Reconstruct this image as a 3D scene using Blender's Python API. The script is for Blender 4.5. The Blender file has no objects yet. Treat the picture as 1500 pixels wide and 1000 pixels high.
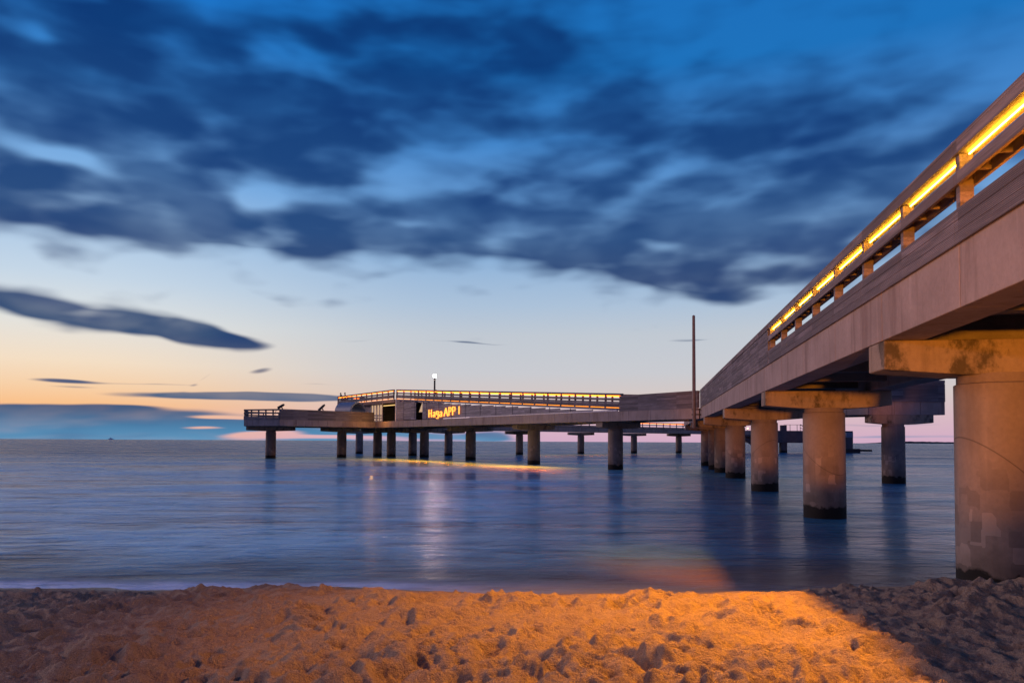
import bpy, bmesh, math, random
import numpy as np
from mathutils import Vector, Matrix
random.seed(7); rng = np.random.default_rng(11)
sc = bpy.context.scene
COL = sc.collection
R = math.radians

def lin(r, g, b):
    f = lambda c: (c/255/12.92) if c <= 10 else ((c/255+0.055)/1.055)**2.4
    return (f(r), f(g), f(b), 1.0)

# ------------------------------------------------------------------ materials
class NT:
    """small helper round a node tree"""
    def __init__(s, tree):
        s.t = tree; s.n = tree.nodes; s.l = tree.links
    def add(s, kind, **kw):
        n = s.n.new(kind)
        for k, v in kw.items(): setattr(n, k, v)
        return n
    def link(s, a, b): s.l.new(a, b)
    def put(s, sock, v):
        if hasattr(v, 'is_output'): s.l.new(v, sock)
        else: sock.default_value = v
    def math(s, op, a, b=0.0, c=0.0, clamp=False):
        n = s.add('ShaderNodeMath', operation=op, use_clamp=clamp)
        for i, v in enumerate((a, b, c)): s.put(n.inputs[i], v)
        return n.outputs[0]
    def mix(s, f, a, b, blend='MIX'):
        n = s.add('ShaderNodeMix', data_type='RGBA', blend_type=blend)
        s.put(n.inputs[0], f); s.put(n.inputs[6], a); s.put(n.inputs[7], b)
        return n.outputs[2]
    def step(s, v, lo, hi, a=0.0, b=1.0):
        n = s.add('ShaderNodeMapRange', interpolation_type='SMOOTHSTEP')
        s.put(n.inputs[0], v)
        for i, x in enumerate((lo, hi, a, b)): s.put(n.inputs[i+1], x)
        return n.outputs[0]
    def noise(s, vec, scale, detail=4, rough=.55, dist=0.0):
        n = s.add('ShaderNodeTexNoise')
        s.put(n.inputs['Vector'], vec); n.inputs['Scale'].default_value = scale
        n.inputs['Detail'].default_value = detail; n.inputs['Roughness'].default_value = rough
        n.inputs['Distortion'].default_value = dist
        return n.outputs[0]
    def mapping(s, vec, scale=(1,1,1), loc=(0,0,0), rot=(0,0,0), kind='POINT'):
        n = s.add('ShaderNodeMapping', vector_type=kind)
        s.put(n.inputs[0], vec)
        n.inputs[1].default_value = loc; n.inputs[2].default_value = rot; n.inputs[3].default_value = scale
        return n.outputs[0]
    def ramp(s, v, stops, mode='LINEAR'):
        n = s.add('ShaderNodeValToRGB'); cr = n.color_ramp; cr.interpolation = mode
        while len(cr.elements) < len(stops): cr.elements.new(.5)
        for e, (p, c) in zip(cr.elements, stops): e.position = p; e.color = c
        s.put(n.inputs[0], v)
        return n.outputs[0]
    def bump(s, height, strength, dist):
        n = s.add('ShaderNodeBump'); n.inputs['Strength'].default_value = strength
        n.inputs['Distance'].default_value = dist; s.put(n.inputs['Height'], height)
        return n.outputs[0]

def new_mat(name):
    m = bpy.data.materials.new(name); m.use_nodes = True
    t = NT(m.node_tree); b = t.n['Principled BSDF']
    return m, t, b

def g3(v): return (v[0], v[1], v[2], 1)

def concrete(name, base, dark, streak=.5, algae=0.0, wet=False, patches=False):
    m, t, b = new_mat(name)
    pos = t.add('ShaderNodeNewGeometry').outputs['Position']
    big = t.noise(pos, .9, 5, .6)
    fine = t.noise(pos, 14, 6, .65)
    st = t.noise(t.mapping(pos, (2.6, 2.6, .3)), 1.0, 5, .6)
    col = t.mix(t.step(big, .3, .75), g3(base), g3([c*.72 for c in base]))
    col = t.mix(t.math('MULTIPLY', t.step(st, .50, .74), streak), col, g3(dark))
    light = t.noise(t.mapping(pos, (5, 5, .3), (9, 3, 1)), 1.0, 4, .6)
    col = t.mix(t.math('MULTIPLY', t.step(light, .58, .75), streak*.55), col, g3([min(1, c*1.45) for c in base]))
    col = t.mix(t.math('MULTIPLY', t.step(fine, .35, .7), .28), col, g3([c*.55 for c in base]))
    spots = t.noise(pos, 22, 2, .5)
    col = t.mix(t.step(spots, .72, .78, 0, .6), col, g3([c*.35 for c in base]))
    if algae:
        al = t.noise(t.mapping(pos, (1.6, 1.6, 1.1), (4, 8, 2)), 1.0, 6, .7)
        col = t.mix(t.math('MULTIPLY', t.step(al, .5, .66), algae), col, (.035, .03, .016, 1))
    if patches:
        obj = t.add('ShaderNodeTexCoord').outputs['Object']
        sx = t.add('ShaderNodeSeparateXYZ'); t.put(sx.inputs[0], obj)
        ang = t.math('ARCTAN2', sx.outputs[1], sx.outputs[0])
        cv = t.add('ShaderNodeCombineXYZ')
        t.put(cv.inputs[0], t.math('MULTIPLY', ang, 1.5)); t.put(cv.inputs[1], t.math('MULTIPLY', sx.outputs[2], 1.7))
        oi = t.add('ShaderNodeObjectInfo')
        t.put(cv.inputs[2], t.math('MULTIPLY', oi.outputs['Random'], 37.0))
        vo = t.add('ShaderNodeTexVoronoi', distance='CHEBYCHEV'); t.put(vo.inputs['Vector'], cv.outputs[0])
        vo.inputs['Scale'].default_value = 2.1; vo.inputs['Randomness'].default_value = .55
        sp = t.add('ShaderNodeSeparateColor'); t.put(sp.inputs[0], vo.outputs['Color'])
        low = t.step(sx.outputs[2], 2.3, 1.6)
        pl = t.math('MULTIPLY', t.step(sp.outputs[0], .80, .81, 0, .5), low)
        pd = t.math('MULTIPLY', t.step(sp.outputs[1], .74, .75, 0, .4), low)
        col = t.mix(pl, col, g3([min(1, c*1.5) for c in base]))
        col = t.mix(pd, col, g3([c*.5 for c in base]))
        # spiral crack left by the climbing form
        sa = t.math('SUBTRACT', sx.outputs[2], t.math('MULTIPLY_ADD', t.math('COSINE', t.math('MULTIPLY_ADD', ang, 1.0, 1.9)), -.55, 1.9))
        ck = t.step(t.math('ABSOLUTE', sa), .018, .006)
        col = t.mix(t.math('MULTIPLY', ck, .6), col, g3([c*.25 for c in base]))
    rough = .85
    if wet:
        sz = t.add('ShaderNodeSeparateXYZ'); t.put(sz.inputs[0], pos)
        wn = t.noise(pos, 2.6, 4, .6)
        lv = t.math('MULTIPLY_ADD', wn, -.55, sz.outputs[2])
        wm = t.step(lv, .16, .08)
        dn = t.step(t.math('MULTIPLY_ADD', wn, -.9, sz.outputs[2]), .55, .0, 0, .45)
        col = t.mix(dn, col, (.05, .04, .03, 1))
        col = t.mix(t.math('MULTIPLY', wm, .95), col, (.006, .006, .005, 1))
    t.put(b.inputs['Base Color'], col)
    b.inputs['Roughness'].default_value = rough
    b.inputs['Specular IOR Level'].default_value = .25
    t.put(b.inputs['Normal'], t.bump(t.math('MULTIPLY_ADD', fine, .6, t.math('MULTIPLY', spots, .5)), .35, .012))
    return m

def wood(name, base, grooves=False):
    m, t, b = new_mat(name)
    obj = t.add('ShaderNodeTexCoord').outputs['Object']
    oi = t.add('ShaderNodeObjectInfo')
    grain = t.noise(t.mapping(obj, (1.2, 26, 34)), 1.0, 6, .65, .6)
    blot = t.noise(t.mapping(obj, (.8, 3, 7)), 1.0, 4, .6)
    cell = t.add('ShaderNodeTexWhiteNoise', noise_dimensions='3D')
    sn = t.add('ShaderNodeVectorMath', operation='SNAP'); t.put(sn.inputs[0], t.mapping(obj, (1, 1, 1), (.0, 0, .031)))
    sn.inputs[1].default_value = (2.0, 9, .122); t.put(cell.inputs[0], sn.outputs[0])
    col = t.mix(t.step(grain, .3, .72), g3(base), g3([c*.5 for c in base]))
    col = t.mix(t.step(blot, .42, .7, 0, .6), col, g3([c*1.45 for c in base]))
    col = t.mix(t.math('MULTIPLY', cell.outputs[0], .85), col, g3([c*.42 for c in base]))
    h = grain
    if grooves:
        sz = t.add('ShaderNodeSeparateXYZ'); t.put(sz.inputs[0], obj)
        w = t.math('SINE', t.math('MULTIPLY', sz.outputs[2], 2*math.pi/.021))
        h = t.math('MULTIPLY_ADD', w, .8, grain)
        col = t.mix(t.step(w, .1, -.9, 0, .55), col, g3([c*.3 for c in base]))
    t.put(b.inputs['Base Color'], col)
    b.inputs['Roughness'].default_value = .8; b.inputs['Specular IOR Level'].default_value = .25
    t.put(b.inputs['Normal'], t.bump(h, .5, .006))
    return m

def plain(name, col, rough=.6, metal=0.0, bump=0.0):
    m, t, b = new_mat(name)
    obj = t.add('ShaderNodeTexCoord').outputs['Object']
    n = t.noise(obj, 6, 5, .6)
    t.put(b.inputs['Base Color'], t.mix(t.step(n, .3, .75), g3(col), g3([c*.7 for c in col])))
    b.inputs['Roughness'].default_value = rough; b.inputs['Metallic'].default_value = metal
    if bump: t.put(b.inputs['Normal'], t.bump(n, bump, .01))
    return m

def glow(name, col, strength):
    m = bpy.data.materials.new(name); m.use_nodes = True
    t = NT(m.node_tree); t.n.clear()
    e = t.add('ShaderNodeEmission'); o = t.add('ShaderNodeOutputMaterial')
    e.inputs[0].default_value = g3(col); e.inputs[1].default_value = strength
    t.link(e.outputs[0], o.inputs[0])
    return m

M = {}
M['girder'] = concrete('girder_concrete', (.385, .30, .265), (.17, .11, .085), .7)
M['cap'] = concrete('cap_concrete', (.34, .265, .20), (.10, .07, .04), .6, algae=.8)
M['pile'] = concrete('pile_concrete', (.255, .20, .17), (.12, .09, .07), .45, wet=True, patches=True)
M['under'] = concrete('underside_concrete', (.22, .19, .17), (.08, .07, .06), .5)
M['wood'] = wood('weathered_wood', (.26, .21, .20))
M['plank'] = wood('grooved_plank', (.28, .235, .235), True)
M['wall_wood'] = wood('grey_wall_wood', (.36, .31, .32))
M['steel'] = plain('dark_steel', (.06, .055, .055), .5, .6)
M['mast'] = plain('painted_mast', (.16, .13, .125), .55)
M['kerb'] = plain('pale_kerb', (.75, .68, .66), .6)
M['tube_blue'] = plain('blue_grey_tube', (.16, .22, .30), .5)
M['door'] = plain('brown_door', (.25, .17, .13), .6)
M['dark'] = plain('dark_opening', (.03, .028, .03), .7)
M['white'] = plain('white_frame', (.7, .68, .68), .5)
M['dock'] = plain('dark_timber', (.035, .03, .028), .8)
M['skin'] = plain('skin', (.42, .26, .18), .6)
M['coat'] = plain('dark_coat', (.035, .03, .03), .85)
M['coat2'] = plain('brown_coat', (.07, .05, .04), .85)
M['hair'] = plain('dark_hair', (.03, .02, .015), .7)
M['hull'] = plain('pale_hull', (.75, .75, .78), .5)
M['head'] = concrete('jetty_concrete', (.12, .11, .12), (.05, .045, .045), .5, wet=True)
M['led_near'] = glow('led_amber_near', (1, .47, .02), 72)
M['led_far'] = glow('led_amber_far', (1, .185, .01), 8.0)
M['led_low'] = glow('led_amber_low', (1, .28, .015), 2.6)
M['letter'] = glow('letter_bulbs', (1, .29, .04), 3.3)
M['lamp'] = glow('lamp_globe', (1, .66, .54), 820)
M['warm_window'] = glow('lit_window', (1, .62, .22), 1.1)
M['port_lamp'] = glow('small_port_lamp', (1, .55, .3), 4)
def glass_mat():
    m, t, b = new_mat('window_glass')
    b.inputs['Base Color'].default_value = (.62, .70, .82, 1); b.inputs['Roughness'].default_value = .08
    b.inputs['Metallic'].default_value = .9
    return m
M['glass'] = glass_mat()

# ------------------------------------------------------------------ mesh helpers
class MB:
    def __init__(s): s.v = []; s.f = []
    def _hex(s, P):
        i = len(s.v); s.v += [tuple(p) for p in P]
        s.f += [tuple(i+k for k in q) for q in ((0,3,2,1),(4,5,6,7),(0,1,5,4),(1,2,6,5),(2,3,7,6),(3,0,4,7))]
        return s
    def box(s, x0, x1, y0, y1, z0, z1):
        return s._hex([(x0,y0,z0),(x1,y0,z0),(x1,y1,z0),(x0,y1,z0),(x0,y0,z1),(x1,y0,z1),(x1,y1,z1),(x0,y1,z1)])
    def bar(s, a, b, w, h=None):
        a = Vector(a); b = Vector(b); d = (b-a).normalized(); h = h or w
        u = d.cross(Vector((0,0,1)))
        u = Vector((1,0,0)) if u.length < 1e-4 else u.normalized()
        k = u.cross(d).normalized()
        P = []
        for c in (a, b):
            for su, sk in ((-1,-1),(1,-1),(1,1),(-1,1)): P.append(c+u*su*w/2+k*sk*h/2)
        return s._hex(P)
    def tube(s, a, b, r0, r1=None, n=10):
        a = Vector(a); b = Vector(b); d = (b-a).normalized(); r1 = r0 if r1 is None else r1
        u = d.cross(Vector((0,0,1)))
        u = Vector((1,0,0)) if u.length < 1e-4 else u.normalized()
        k = u.cross(d)
        i = len(s.v)
        for c, r in ((a, r0), (b, r1)):
            for j in range(n):
                t = 2*math.pi*j/n; s.v.append(tuple(c+(u*math.cos(t)+k*math.sin(t))*r))
        for j in range(n):
            q = (j+1) % n; s.f.append((i+j, i+q, i+n+q, i+n+j))
        s.f.append(tuple(i+j for j in range(n))[::-1]); s.f.append(tuple(i+n+j for j in range(n)))
        return s
    def lathe(s, prof, n=24, c=(0,0)):
        i = len(s.v); k = len(prof)
        for r, z in prof:
            for j in range(n):
                t = 2*math.pi*j/n; s.v.append((c[0]+r*math.cos(t), c[1]+r*math.sin(t), z))
        for a in range(k-1):
            for j in range(n):
                q = (j+1) % n
                s.f.append((i+a*n+j, i+a*n+q, i+(a+1)*n+q, i+(a+1)*n+j))
        s.f.append(tuple(i+j for j in range(n))[::-1]); s.f.append(tuple(i+(k-1)*n+j for j in range(n)))
        return s
    def prism(s, poly, z0, z1):
        i = len(s.v); n = len(poly)
        s.v += [(x, y, z0) for x, y in poly]+[(x, y, z1) for x, y in poly]
        for j in range(n):
            q = (j+1) % n; s.f.append((i+j, i+q, i+n+q, i+n+j))
        s.f.append(tuple(i+j for j in range(n))[::-1]); s.f.append(tuple(i+n+j for j in range(n)))
        return s
    def extrude_y(s, poly, y0, y1):
        i = len(s.v); n = len(poly)
        s.v += [(x, y0, z) for x, z in poly]+[(x, y1, z) for x, z in poly]
        for j in range(n):
            q = (j+1) % n; s.f.append((i+j, i+q, i+n+q, i+n+j))
        s.f.append(tuple(i+j for j in range(n))[::-1]); s.f.append(tuple(i+n+j for j in range(n)))
        return s
    def ball(s, c, r, n=10, m=7, sz=1.0):
        prof = [(max(.001, r*math.sin(math.pi*k/m)), c[2]-sz*r*math.cos(math.pi*k/m)) for k in range(m+1)]
        return s.lathe(prof, n, (c[0], c[1]))
    def mesh(s, name, mat, smooth=False):
        me = bpy.data.meshes.new(name); me.from_pydata(s.v, [], s.f)
        bm = bmesh.new(); bm.from_mesh(me); bmesh.ops.recalc_face_normals(bm, faces=bm.faces)
        bm.to_mesh(me); bm.free()
        if smooth:
            me.shade_smooth()
            me.set_sharp_from_angle(angle=R(40))
        me.materials.append(mat)
        return me
    def build(s, name, mat, parent=None, smooth=False, bevel=0.0):
        o = bpy.data.objects.new(name, s.mesh(name, mat, smooth)); COL.objects.link(o)
        if parent: o.parent = parent
        if bevel:
            b = o.modifiers.new('bevel', 'BEVEL'); b.width = bevel; b.segments = 2; b.limit_method = 'ANGLE'
        return o

def tag(o, label=None, cat=None, group=None, kind=None):
    if label: o['label'] = label
    if cat: o['category'] = cat
    if group: o['group'] = group
    if kind: o['kind'] = kind
    return o
def thing(name, label, cat, loc=(0,0,0), rot=(0,0,0), group=None):
    o = bpy.data.objects.new(name, None); COL.objects.link(o)
    o.location = loc; o.rotation_euler = rot; o.empty_display_size = .3
    return tag(o, label, cat, group, 'thing')
def copy_tree(o, parent=None):
    c = o.copy(); COL.objects.link(c); c.parent = parent
    for ch in list(o.children): copy_tree(ch, c)
    return c

# ------------------------------------------------------------------ pier frame
Z_UND, Z_DECK = 3.97, 4.76
D1 = Vector((.1776, .9841)); L1 = Vector((-.9841, .1776)); A1 = math.atan2(D1.y, D1.x)
def on1(y, off=0.0):            # point of the near (left) edge line of the first stretch, off metres to its right
    p = Vector((3.72+.1805*y, y)) - L1*off
    return p
D2 = Vector((-.560, .8285)).normalized(); N2 = Vector((D2.y, -D2.x)); A2 = math.atan2(D2.y, D2.x)
J = Vector((13.2, 52.8))
def on2(s, off=0.0): return J + D2*s + N2*off
"""part"""
# ------------------------------------------------------------------ decks
def quad_deck(name, label, edge, width, outer_sign, seams, xbeams, group):
    """straight deck: edge = (start, end) of its visible edge; local x runs along it, local y to the outside"""
    a, b = edge; d = (b-a); L = d.length; ang = math.atan2(d.y, d.x)
    root = thing(name, label, 'pier', (a.x, a.y, 0), (0, 0, ang), group)
    sg = outer_sign
    def Y(u, v): return (min(sg*u, sg*v), max(sg*u, sg*v))
    for k, (o0, o1) in enumerate(((0, -.62), (-width+.62, -width))):
        mb = MB(); x = 0.0
        while x < L-.01:
            x1 = min(L, x+seams)
            y0, y1 = Y(o0, o1)
            mb.box(x+.006, x1-.006, y0, y1, Z_UND, Z_DECK)
            x = x1
        y0, y1 = Y(o0-(.04 if k == 0 else -.0), o1+(.04 if k == 1 else 0))
        mb.box(.02, L-.02, y0, y1, Z_UND+.03, Z_DECK-.03)
        mb.build('girder', M['girder'], root, bevel=.012)
    y0, y1 = Y(-.62, -width+.62)
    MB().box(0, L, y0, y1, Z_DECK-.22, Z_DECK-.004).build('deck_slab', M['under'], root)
    x = seams*.5; src = None
    while x < L and xbeams:
        if src is None:
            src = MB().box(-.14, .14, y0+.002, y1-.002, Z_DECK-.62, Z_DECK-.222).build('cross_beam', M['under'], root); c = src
        else:
            c = src.copy(); COL.objects.link(c)
        c.location.x = x; x += xbeams
    return root

def poly_deck(name, label, poly, group, seam=3.0, kerb=None):
    o = Vector(poly[0])
    root = thing(name, label, 'pier', (o.x, o.y, 0), (0, 0, 0), group)
    P = [Vector(p)-o for p in poly]
    c = sum(P, Vector((0, 0)))/len(P)
    ins = [p+(c-p).normalized()*.5 for p in P]
    MB().prism([tuple(p) for p in ins], Z_UND+.25, Z_DECK-.01).build('deck_slab', M['under'], root)
    n = len(P)
    for i in range(n):
        a, b = P[i], P[(i+1) % n]; d = b-a; L = d.length; u = d.normalized()
        nn = Vector((-u.y, u.x))
        if nn.dot(c-a) < 0: nn = -nn
        mb = MB(); x = 0.0
        while x < L-.01:
            x1 = min(L, x+seam); p, q = a+u*(x+.008), a+u*(x1-.008)
            e0 = .0 if x > 0 else .36; e1 = .0 if x1 < L else .36
            mb.prism([tuple(p), tuple(q), tuple(q+nn*.36-u*e1), tuple(p+nn*.36+u*e0)], Z_UND, Z_DECK)
            x = x1
        mb.build('girder', M['girder'], root, bevel=.012)
    return root

G_DECK = 'stretches of the pier deck'
quad_deck('pier_deck', 'big stained concrete pier deck passing close above the beach, dark underneath', (on1(-6), on1(76.5)), 3.74, 1, 3.02, 3.02, G_DECK)
K = on2(50.3); Mx = on2(70.2)
poly_deck('pier_deck', 'pier deck running from the tall mast to the pavilion, carrying the ramp and glowing letters',
          [on2(0)+L1*.03, K, on2(56.5), Mx, on2(69, 9.0), on2(30, 9.0), on2(14, 4.6), J+D1*6.6+L1*.06], G_DECK, 2.4)
AP = [Vector(p) for p in ((-27.3, 88.3), on2(55.5, -.03), on2(64.4, -.03), (-34.4, 97.6), (-32.2, 90.2))]
poly_deck('pier_deck', 'pier platform jutting out over open water with plank parapet and two telescopes', AP, G_DECK, 2.2)
S0, S1 = Vector((-14.4, 109.9)), Vector((53.0, 166.5))
D3 = (S1-S0).normalized(); N3 = Vector((-D3.y, D3.x)); A3 = math.atan2(D3.y, D3.x)
quad_deck('pier_deck', 'farthest bluish pier deck seen low behind the middle deck, running away to the right', (S0, S1), 4.2, -1, 3.0, 0, G_DECK)
RP = [Vector(p) for p in ((20.6, 43.4), (25.0, 43.3), (17.45, 54.6), (16.52, 49.5))]
poly_deck('pier_deck', 'short blunt pier spur behind the near columns on the right, in blue shade', RP, G_DECK, 1.5)

# pale kerb strip in front of the ramp wall
kb = MB(); x = 8.6
kb.box(8.6, 31.5, -.10, .03, Z_DECK+.004, Z_DECK+.11)
kob = tag(kb.build('kerb', M['kerb'], None, bevel=.01), kind='thing'); kob.location = (J.x, J.y, 0); kob.rotation_euler.z = A2
tag(kob, 'long pale kerb strip shining along the deck edge under the ramp wall', 'kerb')

# ------------------------------------------------------------------ supports: a column with its cap beam
def column_mesh():
    prof = [(.635, -1.6), (.635, 0), (.632, 1.2), (.628, 2.4), (.625, 3.28), (.585, 3.30), (.585, 3.44)]
    return MB().lathe(prof, 40).mesh('column', M['pile'], True)
COLM = column_mesh(); CAPM = {}
def cap_mesh(w, back):
    key = (w, back)
    if key not in CAPM:
        h = w/2
        poly = [(-h, 3.52), (-h+.12, 3.50), (-.75, 3.42), (.75, 3.42), (h-.12, 3.50), (h, 3.52), (h, Z_UND-.004), (-h, Z_UND-.004)]
        CAPM[key] = MB().extrude_y(poly, -back, back).mesh('cap_beam', M['cap'])
    return CAPM[key]
def support(x, y, ang, w, label, off=0.0, back=.42, scale=1.0):
    r = thing('pier_column', label, 'column', (x, y, 0), (0, 0, ang), 'concrete columns carrying the pier')
    c = bpy.data.objects.new('shaft', COLM); COL.objects.link(c); c.parent = r; c.rotation_euler.z = random.uniform(0, 6.28)
    c.scale = (scale, scale, 1)
    k = bpy.data.objects.new('cap_beam', cap_mesh(w, back)); COL.objects.link(k); k.parent = r; k.location.x = off
    b = k.modifiers.new('bevel', 'BEVEL'); b.width = .02; b.segments = 2
    return r
AC1 = A1-math.pi/2
labs1 = ['massive patched column standing at the edge of the sand, glowing orange',
         'thick column with ragged black waterline, next after the massive one in the sand',
         'third column of the near deck row, between the thick one and the slimmer fourth',
         'fourth column under the near deck, slim, just before the deck bend',
         'column just behind the fourth one under the near deck, half hidden',
         'thin sliver of a column, second behind the fourth one under the near deck',
         'rearmost sliver of a column in the near deck row, leftmost of that row']
for y, lb in zip((12.2, 24.15, 36.8, 49.6, 58.3, 64.5, 74.4), labs1):
    p = on1(y, 1.82+.006*max(0, y-20))
    r = support(p.x, p.y, AC1, 3.74, lb, .06-.006*max(0, y-20))
    r.children[1].location.x -= 0
AC2 = math.atan2(N2.y, N2.x)
sec2 = [((8.7, 63.1), 4.3, 'column with barnacled foot under the low plain end of the ramp wall'),
        ((2.2, 75.0), 4.6, 'column under the middle deck about halfway along the lit ramp'),
        ((-5.0, 91.4), 6.0, 'column under the middle deck just right of the glowing letters'),
        ((-12.1, 104.0), 6.0, 'column directly below the glowing letters, partly doubled by one behind'),
        ((-16.8, 104.8), 5.0, 'column below the dark joint where the left platform meets the middle deck'),
        ((-19.4, 108.6), 5.0, 'column under the orange end of the left platform parapet, in its shade')]
for (x, y), w, lb in sec2:
    support(x, y, AC2, w, lb, .35 if x > 8 else 0)
support(-22.9, 101.2, R(12), 5.2, 'orange-lit column under the middle of the left platform', -.2)
support(-30.4, 94.8, R(10), 5.9, 'leftmost column of the whole pier, alone under the left platform')
back = [((-25.8, 127.2), 'far column seen through the gap behind the orange-lit one, small and dark'),
        ((-14.9, 113.0), 'far column left of the glowing letters, standing behind the middle row'),
        ((-9.8, 116.4), 'far column right below the glowing letters, behind the middle row'),
        ((1.3, 128.4), 'far column half hidden behind the halfway column of the middle deck'),
        ((12.9, 140.4), 'far column with flat cap beam, first of three slim ones under the farthest deck'),
        ((24.5, 150.8), 'far column with flat cap beam, middle one of three slim ones under the farthest deck'),
        ((34.6, 155.8), 'far column with flat cap beam, rightmost of three slim ones under the farthest deck')]
for (x, y), lb in back:
    support(x, y, A3-math.pi/2 + R(62), 5.0, lb)
support(22.2, 43.75, 0, 3.6, 'column standing alone under the short spur at the right, brown in the shade', .35)
"""part"""
# ------------------------------------------------------------------ railings
G_RAIL = 'wooden railings along the pier'
def railing(label, P0, z0, P1, z1, outer, lit=True, bay=2.0, solid=False, led=None, led_r=.02, name='railing', planks=True, low=-.035, low_led=False):
    P0, P1 = Vector(P0), Vector(P1)
    d = P1-P0; L = math.hypot(d.length, z1-z0); ang = math.atan2(d.y, d.x); sl = math.atan2(z1-z0, d.length)
    root = thing(name, label, 'railing', (P0.x, P0.y, z0), (0, -sl, ang), G_RAIL)
    sg = outer
    def B(mb, x0, x1, u, v, z0_, z1_):
        mb.box(x0, x1, min(sg*u, sg*v), max(sg*u, sg*v), z0_, z1_)
    n = max(1, round(L/bay)); w = L/n
    hr = MB()
    for i in range(n):
        a, b = i*w+.003, (i+1)*w-.003
        B(hr, a, b, -.20, .045, 1.165, 1.21)      # cap board
        B(hr, a, b, .0, .042, 1.035, 1.163)       # outer board
        B(hr, a, b, -.20, -.16, 1.035, 1.163)     # inner board
    B(hr, .01, L-.01, -.158, -.002, 1.037, 1.06)  # soffit
    hr.build('handrail', M['wood'], root)
    if solid:
        sb = MB()
        for i in range(n):
            a, b = i*w+.003, (i+1)*w-.003
            for k in range(8):
                B(sb, a, b, .004, .040, low+k*.131, low+.123+k*.131)
        sb.build('plank_panel', M['plank'], root)
        bk = MB(); B(bk, .02, L-.02, -.02, -.003, .004, 1.03)
        bk.build('backing_board', M['wood'], root)
    else:
        mr = MB(); kbm = MB()
        for i in range(n):
            a, b = i*w+.003, (i+1)*w-.003
            B(mr, a, b, .0, .042, .665, .812); B(mr, a, b, -.20, -.16, .665, .812)
            nr = 3
            for k in range(1, nr+1):
                x = a+(b-a)*k/(nr+1); B(mr, x-.02, x+.02, -.158, -.002, .69, .80)
            if planks:
                for k in range(3): B(kbm, a, b, .004, .042, low+k*.138, low+.131+k*.138)
        B(mr, .01, L-.01, -.16, .0, .802, .814)
        mr.build('mid_rail', M['wood'], root)
        if not low_led:
            sl_ = MB(); B(sl_, .01, L-.01, -.15, -.004, .003, .10); sl_.build('sill_board', M['wood'], root)
        if planks: kbm.build('kick_board', M['plank'], root)
    psrc = lsrc = None
    for i in range(n+1):
        x = min(max(i*w, .06), L-.06)
        if psrc is None:
            pm = MB(); B(pm, -.055, .055, -.157, -.003, 0, 1.036)
            psrc = pm.build('post', M['wood'], root); c = psrc
        else:
            c = psrc.copy(); COL.objects.link(c)
        c.location.x = x
        if solid: c.location.y = -sg*.022
        if lit and i < n:
            if lsrc is None:
                lm = MB(); e = .115 if led else .12; lm.tube((e, -sg*.09, 1.014), (w-e, -sg*.09, 1.014), led_r, n=8)
                lsrc = lm.build('led_tube', led or M['led_far'], root); c = lsrc
            else:
                c = lsrc.copy(); COL.objects.link(c)
            c.location.x = i*w
            if low_led:
                if i == 0:
                    lo = MB().tube((.14, -sg*.05, .05), (w-.14, -sg*.05, .05), .028, n=6).build('low_led_tube', M['led_low'], root); c = lo
                else:
                    c = lo.copy(); COL.objects.link(c)
                c.location.x = i*w
    return root

# first stretch: open lit part near the camera, closed plank part further out
railing('open railing above the beach with large amber light tubes glowing under its handrail', on1(-5), Z_DECK, on1(22.75), Z_DECK, 1, True, 1.99, led=M['led_near'], led_r=.0105)
railing('closed grooved plank railing between the large amber tubes and the bend', on1(22.8), Z_DECK, on1(52.4), Z_DECK, 1, False, 1.99, solid=True)
# second stretch
railing('closed grey plank railing between the mast and the start of the lit ramp', on2(.15), Z_DECK, on2(8.3), Z_DECK, 1, False, 2.05, solid=True)
def zr(s): return Z_DECK+.0614*(s-5.0)
railing('lit ramp railing in front, rising left above the plank wall with the letters', on2(8.5, .35), zr(8.5), on2(50.2, .35), zr(50.2), 1, True, 1.95, led_r=.034, low=.13, low_led=True)
railing('lit ramp railing at the back, seen doubled through the front one', on2(8.5, 3.0), zr(8.5), on2(50.2, 3.0), zr(50.2), -1, True, 1.95, led_r=.032)
ZU = zr(50.2)
railing('lit railing of the upper terrace above the pavilion, left of the ramp top', on2(50.4, .08), ZU, on2(69.5, .08), ZU, 1, True, 1.75, led_r=.034, low=.13, low_led=True)
railing('lit railing across the left end of the upper terrace, behind the two people', on2(69.7, .1), ZU, on2(69.7, 4.4), ZU, 1, True, 2.0, led_r=.032)
# left platform
railing('brown closed plank parapet along the front of the left platform', AP[1]+(AP[0]-AP[1])*.02, Z_DECK, AP[0], Z_DECK, 1, False, 2.0, solid=True)
railing('open slatted railing at the left end of the left platform', AP[0], Z_DECK, AP[4], Z_DECK, 1, False, 1.0)
railing('closed plank railing at the back of the left platform, seen through the slats', AP[4], Z_DECK, AP[3], Z_DECK, 1, False, 1.6)
railing('rear open railing of the left platform facing the open sea', AP[3], Z_DECK, AP[2], Z_DECK, 1, False, 2.0)
# farthest stretch and the spur
railing('distant lit railing on the farthest deck, glimpsed under the middle deck', S0+D3*12, Z_DECK, S0+D3*70, Z_DECK, -1, True, 2.1, led_r=.032)
railing('plank railing with dark posts on the blunt end of the right spur', RP[0], Z_DECK, RP[1], Z_DECK, -1, False, 1.45, solid=True)
railing('side railing along the left flank of the right spur', RP[3], Z_DECK, RP[0], Z_DECK, -1, False, 1.7, solid=True)
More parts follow.
